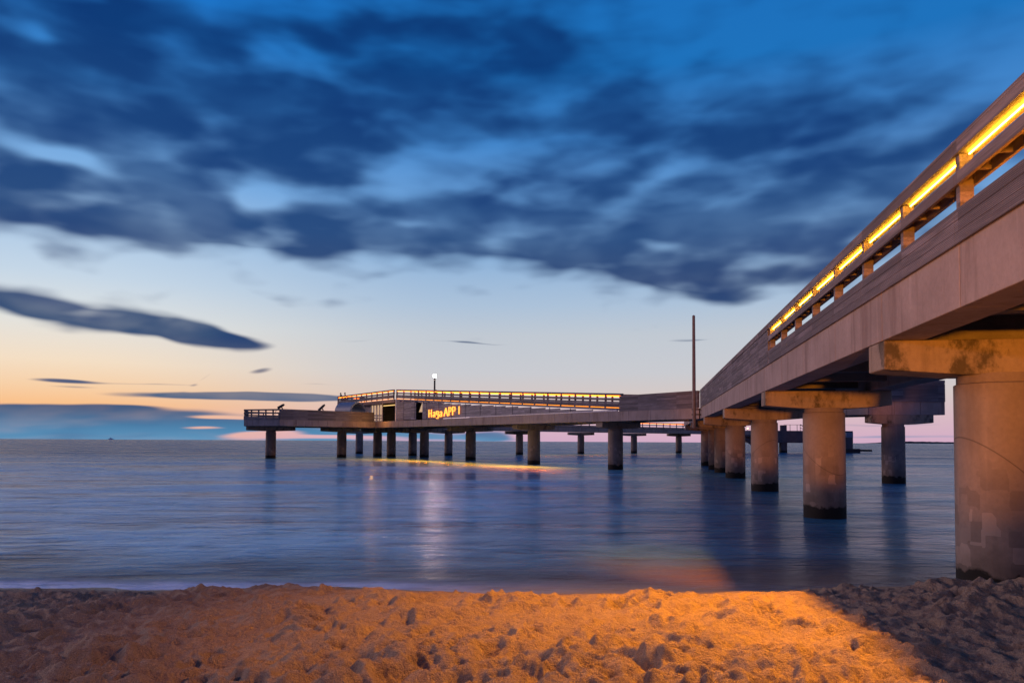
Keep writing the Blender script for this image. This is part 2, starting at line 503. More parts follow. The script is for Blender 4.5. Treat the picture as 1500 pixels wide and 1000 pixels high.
# dark posts standing in front of the spur planks belong to that railing's look
# ------------------------------------------------------------------ ramp: floor, wall and letters
ramp = thing('ramp_wall', 'grey horizontal-plank wall rising to the left under the lit ramp, carrying the glowing letters', 'ramp', (J.x, J.y, 0), (0, 0, A2))
fl = MB()
s0, s1 = 5.4, 50.2
fl._hex([(s0, -3.0, zr(s0)-.16), (s1, -3.0, zr(s1)-.16), (s1, -.34, zr(s1)-.16), (s0, -.34, zr(s0)-.16),
         (s0, -3.0, zr(s0)-.01), (s1, -3.0, zr(s1)-.01), (s1, -.34, zr(s1)-.01), (s0, -.34, zr(s0)-.01)])
fl.build('ramp_floor', M['wall_wood'], ramp)
pl = MB(); pl2 = MB()
WIN = (43.0, 44.7)
z = Z_DECK+.10
while z < ZU-.2:
    zt = z+.135
    sa = max(s0+1, 5.0+(zt+.2-Z_DECK)/.0614)
    x = sa
    while x < s1-.01:
        x1 = min(s1, (math.floor(x/3.0)+1)*3.0)
        segs = [(x, x1)]
        segs = [q for a, b in segs for q in ((a, min(b, WIN[0])), (max(a, WIN[1]), b)) if q[1]-q[0] > .02]
        for a, b in segs: (pl if a < WIN[0] else pl2).box(a+.006, b-.006, -.40, -.36, z, zt-.008)
        x = x1
    z = zt
pl.build('plank_wall', M['wall_wood'], ramp); pl2.build('plank_wall', M['wall_wood'], ramp)
cn = MB()
for s in np.arange(9, 50.3, 3.0): cn.box(s-.045, s+.045, -.36, -.335, Z_DECK+.06, zr(s)-.18)
cn.build('cover_strip', M['wood'], ramp)
MB().box(WIN[0], WIN[1], -1.3, -1.2, Z_DECK, zr(43)-.2).build('recess_panel', M['dark'], ramp)
gl = MB(); gl.extrude_y([(WIN[0]+.1, 5.7), (WIN[1]-.7, 5.7), (WIN[0]+.1, 6.9)], -.42, -.41); gl.build('pane', M['glass'], ramp)
MB().box(s1-.15, s1+.02, -.42, -.30, Z_DECK, ZU-.02).build('corner_post', M['white'], ramp)

def letters():
    root = thing('light_letters', 'glowing orange bulb letters in two words on the grey ramp wall', 'sign', (J.x, J.y, 0), (0, 0, A2))
    # strokes in a frame: t along the wall towards the mast (screen right), z up
    def stroke_letter(t0, z0, w, h, strokes):
        mb = MB()
        for (a, b), (c, d) in strokes:
            mb.bar((-(t0+a*w), .0, z0+b*h), (-(t0+c*w), .0, z0+d*h), .085, .085)
        o = mb.build('letter', M['letter'], root); o.location = (SL, -.24, 0)
    SL = 41.2
    zb = 5.03
    Hs = [((.1,0),(.1,1)),((.9,0),(.9,1)),((.1,.5),(.9,.5))]
    as_ = [((.15,.75),(.75,.85)),((.85,.8),(.85,0)),((.8,.42),(.2,.38)),((.12,.36),(.12,.1)),((.15,.05),(.85,.1))]
    gs = [((.1,.85),(.85,.85)),((.12,.8),(.12,.35)),((.15,.32),(.8,.32)),((.88,.85),(.88,-.3)),((.85,-.34),(.15,-.3))]
    As = [((0,0),(.5,1)),((.5,1),(1,0)),((.22,.4),(.78,.4))]
    Ps = [((.1,0),(.1,1)),((.1,1),(.85,.95)),((.9,.92),(.9,.6)),((.85,.52),(.1,.5))]
    Is = [((.5,.05),(.5,1))]
    for t0, w, h, sset, dz in ((0,.62,1.25,Hs,0),(.85,.5,.95,as_,0),(1.50,.5,.95,gs,.1),(2.15,.55,.95,as_,0),
                           (3.05,.72,1.3,As,.05),(3.95,.5,1.3,Ps,.12),(4.62,.55,1.3,Ps,.17),(5.6,.5,1.25,Is,.25)):
        stroke_letter(t0*1.2, zb+dz*.6, w*1.2, h*.70, sset)
letters()

# ------------------------------------------------------------------ pavilion below the upper terrace
pav = thing('pavilion', 'low wooden pavilion below the upper terrace with glass doors and warm lit windows', 'building', (K.x, K.y, 0), (0, 0, A2))
MB().box(.3, 19.6, -7.5, -.36, ZU-.30, ZU-.01).build('roof', M['wall_wood'], pav)
fr = MB(); fr.box(.3, 19.6, -.36, -.31, ZU-.42, ZU-.012); fr.build('roof_edge', M['wood'], pav)
wl = MB(); wl.box(0.2, 19.5, -7.3, -7.2, Z_DECK, ZU-.3)
wl.box(19.3, 19.4, -7.2, -1.0, Z_DECK, ZU-.3)
wl.box(9.0, 13.0, -1.0, -.9, Z_DECK, ZU-.3); wl.box(15.0, 15.9, -1.0, -.9, Z_DECK, ZU-.3)
wl.box(.2, .5, -1.0, -.5, Z_DECK, ZU-.3)
wl.box(15.9, 19.3, -1.0, -.9, Z_DECK, Z_DECK+.7); wl.box(15.9, 19.3, -1.0, -.9, ZU-.9, ZU-.3)
wl.build('wall', M['wall_wood'], pav)
MB().box(.6, 3.1, -1.9, -1.8, Z_DECK, ZU-.7).build('door', M['door'], pav)
MB().box(3.1, 5.2, -2.6, -2.5, Z_DECK, ZU-.3).build('doorway_recess', M['dark'], pav)
MB().box(.6, 5.0, -1.0, -.92, ZU-.72, ZU-.60).build('lintel_light', M['warm_window'], pav)
for a in (5.3, 7.2, 13.0):
    f = MB(); f.box(a, a+.08, -1.0, -.88, Z_DECK, ZU-.3).box(a+1.82, a+1.9, -1.0, -.88, Z_DECK, ZU-.3).box(a+.08, a+1.82, -1.0, -.88, ZU-.42, ZU-.3).box(a+.9, a+.97, -.99, -.89, Z_DECK, ZU-.42)
    fo = f.build('window', M['white'], pav)
    MB().box(a+.08, a+1.82, -.96, -.95, Z_DECK, ZU-.42).build('pane', M['glass'], fo)
for a in (15.9, 17.05, 18.2):
    f = MB(); f.box(a, a+.07, -1.0, -.86, Z_DECK+.7, ZU-.9).box(a+1.05, a+1.12, -1.0, -.86, Z_DECK+.7, ZU-.9).box(a+.07, a+1.05, -1.0, -.86, ZU-1.0, ZU-.9).box(a+.53, a+.59, -.99, -.87, Z_DECK+.7, ZU-1.0)
    fo = f.build('window', M['wood'], pav)
    MB().box(a+.07, a+1.05, -.96, -.95, Z_DECK+.7, ZU-1.0).build('pane', M['warm_window'], fo)

# round walk-through tube standing in front of the pavilion
tb = MB(); n = 40; i0 = 0
ro, ri, ln = 1.3, 1.06, 3.2
for x in (0, ln):
    for r_ in (ro, ri):
        for j in range(n):
            t = 2*math.pi*j/n; tb.v.append((x, r_*math.cos(t), r_*math.sin(t)))
for j in range(n):
    q = (j+1) % n
    tb.f += [(j, q, 2*n+q, 2*n+j), (n+j, 3*n+j, 3*n+q, n+q), (j, n+j, n+q, q), (2*n+j, 2*n+q, 3*n+q, 3*n+j)]
to = tb.build('round_tube', M['tube_blue'], None, True)
to.location = (-20.2, 98.5, Z_DECK+1.29); to.rotation_euler.z = math.atan2(.62, -.78)
tag(to, 'large open blue-grey ring tunnel on the deck before the pavilion windows', 'sculpture')
"""part"""
# ------------------------------------------------------------------ mast, lamp post, telescopes
ms = thing('mast', 'tall slim bare mast rising beside the bend where two decks meet', 'mast', (12.62, 52.0, 0))
MB().lathe([(.125, 3.3), (.12, 7), (.10, 11.1), (.03, 11.16)], 14).build('pole', M['mast'], ms, True)
MB().box(-.17, .55, -.03, .03, 4.2, 4.28).box(-.17, .55, -.03, .03, 4.55, 4.63).build('bracket', M['steel'], ms)

lp = thing('lamp_post', 'short dark lamp post with one dazzling white globe above the lit ramp', 'lamp', (-9.35, 90.4, 7.1))
MB().lathe([(.16, 0), (.15, .4), (.11, .5), (.10, 2.75), (.14, 2.8)], 12).build('post', M['steel'], lp, True)
MB().box(.0, .26, -.12, .12, .9, 1.35).build('control_box', M['steel'], lp, bevel=.02)
MB().ball((0, 0, 3.02), .21, 16, 10).build('globe', M['lamp'], lp, True)

def telescope(x, y, yaw, label, tilt):
    r = thing('telescope', label, 'telescope', (x, y, Z_DECK), (0, 0, yaw), 'viewing telescopes on the left platform')
    MB().tube((.75, 0, 0), (.12, 0, 1.55), .085, .07, 10).build('stand', M['steel'], r)
    b = MB(); b.tube((-.35, 0, 1.55-tilt), (.30, 0, 1.75+tilt), .17, .15, 12).tube((.28, 0, 1.74+tilt), (.42, 0, 1.79+tilt*1.2), .1, .12, 10)
    b.build('barrel', M['steel'], r)
    h = MB()
    pts = [(-.25, 0, 1.5), (-.5, 0, 1.25), (-.66, 0, .9), (-.7, 0, .5), (-.66, 0, .0)]
    for a, c in zip(pts, pts[1:]): h.tube(a, c, .03, n=6)
    h.build('hose', M['steel'], r)
    return r
telescope(-28.35, 92.0, R(5), 'left telescope on the platform, its barrel tipped level above the parapet', .10)
telescope(-24.2, 95.3, R(5), 'right telescope on the platform, its barrel tilted up steeply', .22)

# ------------------------------------------------------------------ people on the terrace
def person(x, y, z, yaw, label, coat, lean=.12, arms=1, h=1.74):
    root = thing('person', label, 'person', (x, y, z), (0, 0, yaw), 'people on the upper terrace')
    V = []; Ed = []; Rad = []
    def v(p, r, par=None):
        V.append(p); Rad.append(r); i = len(V)-1
        if par is not None: Ed.append((par, i))
        return i
    pel = v((0, 0, .95), .155)
    wa = v((lean*.4, 0, 1.12), .14, pel); ch = v((lean*.8, 0, 1.32), .165, wa)
    nk = v((lean*1.1, 0, 1.47), .06, ch); hd = v((lean*1.4, 0, 1.58), .092, nk); tp = v((lean*1.45, 0, 1.68), .075, hd)
    for sgn in (-1, 1):
        hp = v((0, .10*sgn, .88), .105, pel); kn = v((.03, .11*sgn, .50), .075, hp); an = v((-.02, .11*sgn, .10), .05, kn); v((.13, .12*sgn, .05), .045, an)
        sh = v((lean*.9, .19*sgn, 1.38), .075, ch)
        if arms: el = v((lean+.12, .25*sgn, 1.13), .055, sh); wr = v((lean+.34, .14*sgn, 1.20), .042, el)
        else: el = v((lean*.5, .26*sgn, 1.10), .055, sh); wr = v((lean+.12, .23*sgn, .87), .042, el)
        pm = v(((V[wr][0]+.08), V[wr][1]*.95, V[wr][2]-.01), .036, wr)
        for f in range(5):
            a = (f-2)*.016
            v((V[pm][0]+.075-.012*abs(f-2), V[pm][1]+a, V[pm][2]-.03), .011, pm)
    me = bpy.data.meshes.new('body'); me.from_pydata(V, Ed, [])
    o = bpy.data.objects.new('body', me); COL.objects.link(o); o.parent = root; me.materials.append(coat)
    sk = o.modifiers.new('skin', 'SKIN')
    for d, r_ in zip(me.skin_vertices[0].data, Rad): d.radius = (r_, r_)
    me.skin_vertices[0].data[0].use_root = True
    su = o.modifiers.new('sub', 'SUBSURF'); su.levels = 1; su.render_levels = 1
    hx = lean*1.45
    f = MB(); f.ball((hx+.012, 0, 1.61), .098, 12, 8, 1.18); f.tube((hx+.09, 0, 1.60), (hx+.125, 0, 1.585), .018, .012, 6)
    for q in (-1, 1): f.tube((hx, .095*q, 1.61), (hx-.01, .11*q, 1.61), .025, .02, 6)
    f.build('face', M['skin'], root, True)
    MB().ball((hx-.02, 0, 1.655), .105, 12, 8, 1.0).build('hair', M['hair'], root, True)
    return root
px1 = on2(69.25, .62); px2 = on2(68.2, .72)
person(px1.x, px1.y, ZU, A2+R(95), 'person in a dark coat leaning on the terrace rail, left one of the pair', M['coat'], .16, 1, 1.75)
person(px2.x, px2.y, ZU, A2+R(80), 'person in a brown coat standing upright at the terrace rail, right one of the pair', M['coat2'], .05, 0, 1.78)

# ------------------------------------------------------------------ landing stage at the far end
ld = thing('landing_stage', 'distant dark landing stage beyond the columns, with a sloping stair rail', 'jetty', (54, 170, 0))
b = MB(); b.box(.5, 23.2, 0, 6, 2.2, 4.95); b.build('deck_body', M['head'], ld, bevel=.03)
b = MB(); b.box(-3, .5, 0, 6, 3.6, 4.95); b.build('end_slab', M['head'], ld)
for x0, x1 in ((.6, 1.4), (7.0, 8.4), (14.6, 15.8)):
    MB().box(x0, x1, .3, 1.6, -1.2, 2.2).build('leg', M['head'], ld)
b = MB(); b.extrude_y([(-2.6, 3.6), (1.2, 1.2), (1.2, 2.2), (-1.2, 3.6)], .4, 1.2); b.build('brace', M['head'], ld)
b = MB(); b.box(21.2, 22.6, -1.2, -.05, 0, 4.6); b.build('stair_tower', M['head'], ld)
MB().box(21.15, 22.65, -1.25, -.02, 3.5, 4.62).build('tower_panel', M['tube_blue'], ld)
MB().box(7.0, 8.3, .2, 1.0, 4.95, 6.2).build('kiosk_post', M['head'], ld)
r = MB()
for x in (9.0, 10.6, 11.3): r.bar((x, .1, 4.95), (x, .1, 6.35), .09)
r.bar((7.6, .1, 6.3), (11.4, .1, 6.3), .08); r.bar((11.3, .1, 6.35), (14.4, .1, 4.7), .16); r.bar((11.3, .1, 5.6), (13.0, .1, 4.9), .1)
r.build('stair_rail', M['steel'], ld)
pt = thing('floating_dock', 'low black floating dock lying on the water at the landing stage', 'dock', (75.0, 168, 0))
MB().box(-.6, 2.9, 0, 2, -.2, .95).build('pontoon', M['dock'], pt, bevel=.05)
MB().box(2.9, 5.6, .2, 1.8, .35, .8).box(-1.6, -.6, .2, 1.5, -.1, .5).build('gangway', M['dock'], pt)
nl = thing('harbour_light', 'tiny pinkish lamp glowing under the deck beside the fourth near column', 'lamp', (52.9, 168.5, 4.95))
MB().tube((0, 0, 0), (0, 0, .35), .05, n=8).build('stem', M['steel'], nl)
MB().ball((0, 0, .45), .17, 10, 7).build('globe', M['port_lamp'], nl, True)

# ------------------------------------------------------------------ ship on the horizon
sh = thing('ship', 'tiny pale ship on the horizon at the far left', 'ship', (-955, 1790, 0))
MB().extrude_y([(-7, 1.8), (-5.6, -.5), (5.6, -.5), (6.6, 1.6)], -1.6, 1.6).build('hull', M['hull'], sh)
MB().box(-3.4, 4.2, -1.2, 1.2, 1.8, 3.3).box(-2.2, 1.0, -1.0, 1.0, 3.3, 4.4).build('cabin', M['hull'], sh)
MB().tube((-.6, 0, 4.4), (-.6, 0, 6.3), .1, n=6).build('mast', M['steel'], sh)
"""part"""
# ------------------------------------------------------------------ beach: one displaced sheet, running on under the water
def fbm(x, y, seed, octaves=5, gain=.5):
    tot = np.zeros_like(x); amp = 1.0; fr = 1.0; nrm = 0
    for o in range(octaves):
        r = np.random.default_rng(seed+o); tab = r.random((256, 256))
        X = x*fr+17.3*o; Y = y*fr+9.1*o
        xi = np.floor(X).astype(int); yi = np.floor(Y).astype(int)
        u = X-xi; v = Y-yi; u = u*u*(3-2*u); v = v*v*(3-2*v)
        g = lambda a, b: tab[a % 256, b % 256]
        tot += amp*((g(xi, yi)*(1-u)+g(xi+1, yi)*u)*(1-v)+(g(xi, yi+1)*(1-u)+g(xi+1, yi+1)*u)*v-.5)
        nrm += amp; amp *= gain; fr *= 2.03
    return tot/nrm
def bowls(x, y, cell, seed):
    """trampled sand: shallow rounded hollows meeting in soft ridges, about cell metres across"""
    r = np.random.default_rng(seed); tab = r.random((256, 256, 3))
    X = x/cell; Y = y/cell; xi = np.floor(X).astype(int); yi = np.floor(Y).astype(int)
    acc = np.zeros_like(x)
    for a in (-1, 0, 1):
        for b in (-1, 0, 1):
            g = tab[(xi+a) % 256, (yi+b) % 256]
            d2 = (X-xi-a-g[..., 0])**2+((Y-yi-b-g[..., 1])*1.15)**2
            acc += np.exp(-d2*(9+9*g[..., 2]))
    return -np.log(acc+.02)/9
ua = np.concatenate([-np.geomspace(40, 1.05, 14), np.linspace(-1, 1, 1000), np.geomspace(1.05, 40, 14)])
ya = np.concatenate([[-60, -30, -14, -6, -2, 0, 1.5, 2.6], np.linspace(3.4, 8.8, 470), np.linspace(8.85, 13, 90), np.linspace(13.3, 26, 30), [40, 80]])
UU, YY = np.meshgrid(ua, ya)
XX = UU*(np.maximum(YY, 3)*.72+1.0)
crest = 7.9+.5*fbm(XX*.4, YY*0, 3, 3)*2
top = .80+.0075*np.clip(XX, -14, 14)
top = top+.034*np.clip(7.6-YY, -1, 9)
tt = np.clip((YY-crest)/4.2, 0, 1)
ZZ = top*(1-tt)-.02*tt - np.clip(YY-crest-4.2, 0, 40)*.075
rough = np.clip(1-(YY-crest-.7)/1.8, .12, 1)
wx = XX+.13*fbm(XX*3, YY*3, 81, 2); wy = YY+.13*fbm(XX*3, YY*3, 85, 2)
dm = .22+1.25*np.clip(fbm(XX*1.5, YY*1.5, 91, 2)*1.7+.5, 0, 1)
BW = dm*(.125*bowls(wx, wy, .34, 61)+.10*bowls(wx+3, wy, .16, 62)+.035*bowls(wx, wy+5, .075, 63))
BW -= .058
ZZ += rough*(.09*fbm(XX*.9, YY*.9, 21, 3)+.040*fbm(XX*3.4+.5*fbm(XX*2, YY*2, 77, 2), YY*3.4, 31, 5, .55)+BW+.030*fbm(XX*13, YY*13, 41, 5, .65)+.07*np.maximum(0, fbm(XX*12, YY*12, 51, 4, .6)-.10)-.07*np.maximum(0, fbm(XX*6, YY*6, 61, 4, .6)-.12))
near = (ya > 3.2) & (ya < 9.6)
yi0, yi1 = np.where(near)[0][[0, -1]]
for i in range(420):                         # footprints and kicked-up heaps
    y = rng.uniform(3.3, 9.3); x = rng.uniform(-1, 1)*(y*.72+1.0)
    a = rng.uniform(0, math.pi); l = rng.uniform(.07, .17); w = l*rng.uniform(.45, .8); dep = rng.uniform(.012, .045)
    if rng.random() < .25: dep = -dep*.8; l *= .8
    j0 = max(yi0, np.searchsorted(ya, y-.65)); j1 = min(yi1, np.searchsorted(ya, y+.65))
    if j1 <= j0: continue
    k0 = np.searchsorted(ua, (x-.65)/(y*.72+1.0)-.03); k1 = np.searchsorted(ua, (x+.65)/(y*.72+1.0)+.03)
    S = (slice(j0, j1), slice(k0, k1))
    dx = XX[S]-x; dy = YY[S]-y
    p = (dx*math.cos(a)+dy*math.sin(a))/l; q = (-dx*math.sin(a)+dy*math.cos(a))/w
    r2 = p*p+q*q
    ZZ[S] += -dep*np.exp(-r2**1.6)+dep*.55*np.exp(-(np.sqrt(r2)-1.45)**2*7)*(1+.7*np.sin(3*np.arctan2(q, p)+i))
for i in range(1500):                         # small pits and crumbs
    y = 3.4+5.4*rng.random()**1.3; x = rng.uniform(-1, 1)*(y*.72+1.0)
    l = rng.uniform(.028, .075); w = l*rng.uniform(.5, .9); a = rng.uniform(0, math.pi); dep = l*rng.uniform(.10, .26)
    if rng.random() < .42: dep = -dep*.9
    j0 = max(yi0, np.searchsorted(ya, y-.17)); j1 = min(yi1, np.searchsorted(ya, y+.17))
    k0 = np.searchsorted(ua, (x-.2)/(y*.72+1.0)-.004); k1 = np.searchsorted(ua, (x+.2)/(y*.72+1.0)+.004)
    if j1 <= j0 or k1 <= k0: continue
    S = (slice(j0, j1), slice(k0, k1)); dx = XX[S]-x; dy = YY[S]-y
    r2 = ((dx*math.cos(a)+dy*math.sin(a))/l)**2+((-dx*math.sin(a)+dy*math.cos(a))/w)**2
    ZZ[S] -= dep*np.exp(-r2**1.4)
# level the sand a little where the near column stands
nv = XX.shape; V = np.stack([XX, YY, ZZ], -1).reshape(-1, 3)
idx = np.arange(nv[0]*nv[1]).reshape(nv)
F = np.stack([idx[:-1, :-1], idx[:-1, 1:], idx[1:, 1:], idx[1:, :-1]], -1).reshape(-1, 4)
me = bpy.data.meshes.new('beach')
me.vertices.add(len(V)); me.vertices.foreach_set('co', V.astype(np.float32).ravel())
me.loops.add(F.size); me.loops.foreach_set('vertex_index', F.astype(np.int32).ravel())
me.polygons.add(len(F)); me.polygons.foreach_set('loop_start', np.arange(0, F.size, 4, dtype=np.int32))
me.update(); me.validate(); me.shade_smooth()
beach = bpy.data.objects.new('beach', me); COL.objects.link(beach); tag(beach, kind='structure')
def sand_mat():
    m, t, b = new_mat('sand')
    pos = t.add('ShaderNodeNewGeometry').outputs['Position']
    gr = t.noise(pos, 150, 3, .7); md = t.noise(pos, 11, 5, .65); lg = t.noise(pos, 1.1, 4, .6)
    col = t.mix(t.step(gr, .3, .72), (.54, .41, .29, 1), (.23, .165, .115, 1))
    col = t.mix(t.step(md, .35, .72, 0, .5), col, (.27, .19, .13, 1))
    col = t.mix(t.step(lg, .45, .7, 0, .35), col, (.52, .38, .23, 1))
    fl = t.noise(pos, 60, 1, .5)
    col = t.mix(t.step(fl, .80, .83, 0, .8), col, (.8, .75, .65, 1))
    tw = t.noise(t.mapping(pos, (1, 1, 1), (3, 7, 1)), 30, 2, .5)
    col = t.mix(t.step(tw, .775, .79, 0, .9), col, (.05, .035, .02, 1))
    sp = t.add('ShaderNodeSeparateXYZ'); t.put(sp.inputs[0], pos)
    wet = t.step(sp.outputs[2], .22, .08)
    col = t.mix(t.math('MULTIPLY', wet, .6), col, (.20, .145, .10, 1))
    t.put(b.inputs['Base Color'], col); t.put(b.inputs['Roughness'], t.math('MULTIPLY_ADD', wet, -.55, .95))
    b.inputs['Specular IOR Level'].default_value = .2
    t.put(b.inputs['Normal'], t.bump(t.math('MULTIPLY_ADD', gr, .30, t.math('MULTIPLY_ADD', md, .8, t.math('MULTIPLY', t.noise(pos, 42, 4, .65), .9))), 1.0, .06))
    return m
me.materials.append(sand_mat())

# ------------------------------------------------------------------ sea
def sea_mat():
    m, t, b = new_mat('sea_water')
    pos = t.add('ShaderNodeNewGeometry').outputs['Position']
    sp = t.add('ShaderNodeSeparateXYZ'); t.put(sp.inputs[0], pos)
    yv = sp.outputs[1]
    # long-exposure swell: soft patches, drawn out along the shore
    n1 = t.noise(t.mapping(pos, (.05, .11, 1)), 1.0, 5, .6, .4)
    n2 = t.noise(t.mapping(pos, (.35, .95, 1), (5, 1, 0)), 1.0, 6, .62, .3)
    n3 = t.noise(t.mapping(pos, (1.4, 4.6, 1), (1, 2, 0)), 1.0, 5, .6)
    n4 = t.noise(t.mapping(pos, (.02, .035, 1), (8, 3, 0)), 1.0, 4, .6)
    h = t.math('MULTIPLY_ADD', n2, .62, t.math('MULTIPLY', n1, 1.3))
    h = t.math('MULTIPLY_ADD', n3, .22, h)
    h = t.math('MULTIPLY_ADD', n4, 2.4, h)
    t.put(b.inputs['Normal'], t.bump(h, 1.0, .60))
    sky_sheen = t.step(t.math('MULTIPLY_ADD', n1, .42, t.math('MULTIPLY_ADD', n2, .38, t.math('MULTIPLY', n3, .20))), .36, .58)  # reflected sky light painted as pale diffuse streaks
    sheen_side = t.step(t.math('MULTIPLY_ADD', yv, -.18, sp.outputs[0]), -8, 3.0, 1.0, .22)  # painted sheen fades toward the pier side
    sky_sheen = t.math('MULTIPLY', t.math('MULTIPLY', sky_sheen, sheen_side), t.step(yv, 22, 130, 1.0, .25))  # and fades again with distance
    col = t.mix(sky_sheen, (.012, .085, .16, 1), (.22, .60, .78, 1))
    shal_spill = t.step(t.math('MULTIPLY_ADD', n2, 2.6, yv), 17.4, 13.8, 0, .8)
    shal_spill = t.math('MULTIPLY', shal_spill, t.step(sp.outputs[0], -4, 2.5, .35, 1))  # sandy shallows tinted stronger on the lamp side, painting in its spill
    col = t.mix(shal_spill, col, (.30, .225, .17, 1))
    # wash at the edge of the sand: foam, with pale sky glint painted in
    sw = t.noise(t.mapping(pos, (.55, .3, 1), (2, 0, 0)), 1.0, 4, .6)
    edge = t.math('MULTIPLY_ADD', sw, .9, yv)
    foam_glint = t.math('MULTIPLY', t.math('MULTIPLY', t.step(edge, 13.5, 12.7), t.step(n3, .2, .6, .7, 1.0)), t.step(sp.outputs[0], 2.5, -2.5, .15, 1.0))
    col = t.mix(t.math('MULTIPLY', foam_glint, .9), col, (.85, .85, .88, 1))
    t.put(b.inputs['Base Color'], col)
    t.put(b.inputs['Roughness'], t.math('MULTIPLY_ADD', foam_glint, .4, t.step(n1, .35, .65, .16, .30)))
    b.inputs['IOR'].default_value = 1.33
    b.inputs['Specular Tint'].default_value = (.42, .80, 1, 1)
    facet_shine = t.step(t.math('MULTIPLY_ADD', n3, .32, t.math('MULTIPLY_ADD', n2, .38, t.math('MULTIPLY', n1, .30))), .42, .57, .07, .56)  # reflection strength streaked to imitate shading of wave facets
    t.put(b.inputs['Specular IOR Level'], t.math('MULTIPLY', facet_shine, t.step(yv, 16, 120, 1.0, .07)))  # dimmed with distance in place of waves shading one another
    al = t.step(t.math('MULTIPLY_ADD', n2, 1.6, yv), 13.2, 18.0, .55, 1.0)
    t.put(b.inputs['Alpha'], t.math('MAXIMUM', al, foam_glint))
    return m
sea = MB(); ring = [9.6, 14, 30, 80, 200, 600, 1500, 2800]
i = 0; xs = [-2800, -900, -300, -90, -30, 0, 30, 90, 300, 900, 2800]; ys = [9.0, 14, 22, 40, 80, 180, 500, 1300, 2800]
for y in ys:
    for x in xs: sea.v.append((x, y, 0))
nx = len(xs)
for a in range(len(ys)-1):
    for c in range(nx-1): sea.f.append((a*nx+c, a*nx+c+1, (a+1)*nx+c+1, (a+1)*nx+c))
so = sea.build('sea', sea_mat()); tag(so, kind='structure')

# low wooded coast on the right horizon
cv = []; cf = []; xs = np.arange(1270, 2450, 9.0)
for k, x in enumerate(xs):
    e = min(1, (x-1270)/160)
    hh = e*(4.5+5.5*max(0, float(fbm(np.array([x*.006]), np.array([.3]), 5, 4)[0])*2+.35)+1.6*random.random())
    if x < 1420: hh += 3.4*math.exp(-((x-1385)/30)**2)
    cv += [(x, 2700, -2), (x, 2705, hh*.8), (x+2, 2725, hh), (x, 2790, -2)]
for k in range(len(xs)-1):
    for j in range(3): cf.append((4*k+j, 4*k+4+j, 4*k+5+j, 4*k+1+j))
hm = MB(); hm.v = cv; hm.f = cf
coast_m = plain('coast_woods', (.02, .035, .05), .9)
ho = hm.build('hills', coast_m); tag(ho, kind='structure')

# ------------------------------------------------------------------ sky
w = bpy.data.worlds.new('World'); sc.world = w; w.use_nodes = True
t = NT(w.node_tree); t.n.clear()
gen = t.add('ShaderNodeTexCoord').outputs['Generated']
sx = t.add('ShaderNodeSeparateXYZ'); t.put(sx.inputs[0], gen)
X, Y, Z = sx.outputs
az = t.math('MULTIPLY', t.math('ARCTAN2', X, Y), 57.2958)
hor = t.math('SQRT', t.math('MULTIPLY_ADD', X, X, t.math('MULTIPLY', Y, Y)))
v = t.math('MULTIPLY', t.math('DIVIDE', Z, t.math('MAXIMUM', hor, .02)), 57.2958)
v = t.math('MINIMUM', t.math('MAXIMUM', v, 0.0), 300.0)
vn = t.math('DIVIDE', v, 60.0, clamp=True)          # ramps run over tan(elevation) * 57.3 / 60
P = lambda py_tan: py_tan*57.2958/60
left = t.ramp(vn, [(P(0), lin(240,182,165)), (P(.04), lin(254,196,142)), (P(.062), lin(251,212,172)), (P(.09), lin(248,226,200)),
                   (P(.14), lin(228,230,228)), (P(.19), lin(200,218,235)), (P(.25), lin(172,203,235)), (P(.32), lin(128,178,230)),
                   (P(.42), lin(66,142,215)), (P(.55), lin(28,118,205)), (1, lin(16,90,180))])
right = t.ramp(vn, [(P(0), lin(214,174,200)), (P(.03), lin(220,188,198)), (P(.06), lin(216,203,200)), (P(.09), lin(205,206,212)),
                    (P(.14), lin(196,204,214)), (P(.18), lin(175,197,221)), (P(.24), lin(146,183,222)), (P(.31), lin(112,166,223)),
                    (P(.40), lin(68,136,206)), (P(.5), lin(30,116,192)), (1, lin(16,96,186))])
base = t.mix(t.step(az, -31, -3), left, right)
# darker dusk over the land, away from the sunset
base = t.mix(t.step(t.math('ABSOLUTE', az), 70, 125), base, t.ramp(vn, [(0, lin(156,134,164)), (P(.15), lin(126,124,172)), (P(.5), lin(66,102,170)), (1, lin(18,80,165))]))
vec = t.add('ShaderNodeCombineXYZ')
sv = t.math('POWER', t.math('MAXIMUM', v, .01), .72)
t.put(vec.inputs[0], t.math('MULTIPLY', az, .11)); t.put(vec.inputs[1], t.math('MULTIPLY', sv, .55))
w1 = t.noise(vec.outputs[0], 1.0, 2, .5, .1)
w2 = t.noise(t.mapping(vec.outputs[0], (1, 1, 1), (21, 5, 0)), 1.0, 2, .5, .1)
amp = t.step(v, 2, 14, .16, 1.0)
wa = t.math('MULTIPLY_ADD', t.math('MULTIPLY', t.math('SUBTRACT', w1, .5), amp), 6.5, az)
wv = t.math('MULTIPLY_ADD', t.math('MULTIPLY', t.math('SUBTRACT', w2, .5), amp), 3.0, v)
pv = t.add('ShaderNodeCombineXYZ'); t.put(pv.inputs[0], wa); t.put(pv.inputs[1], wv)
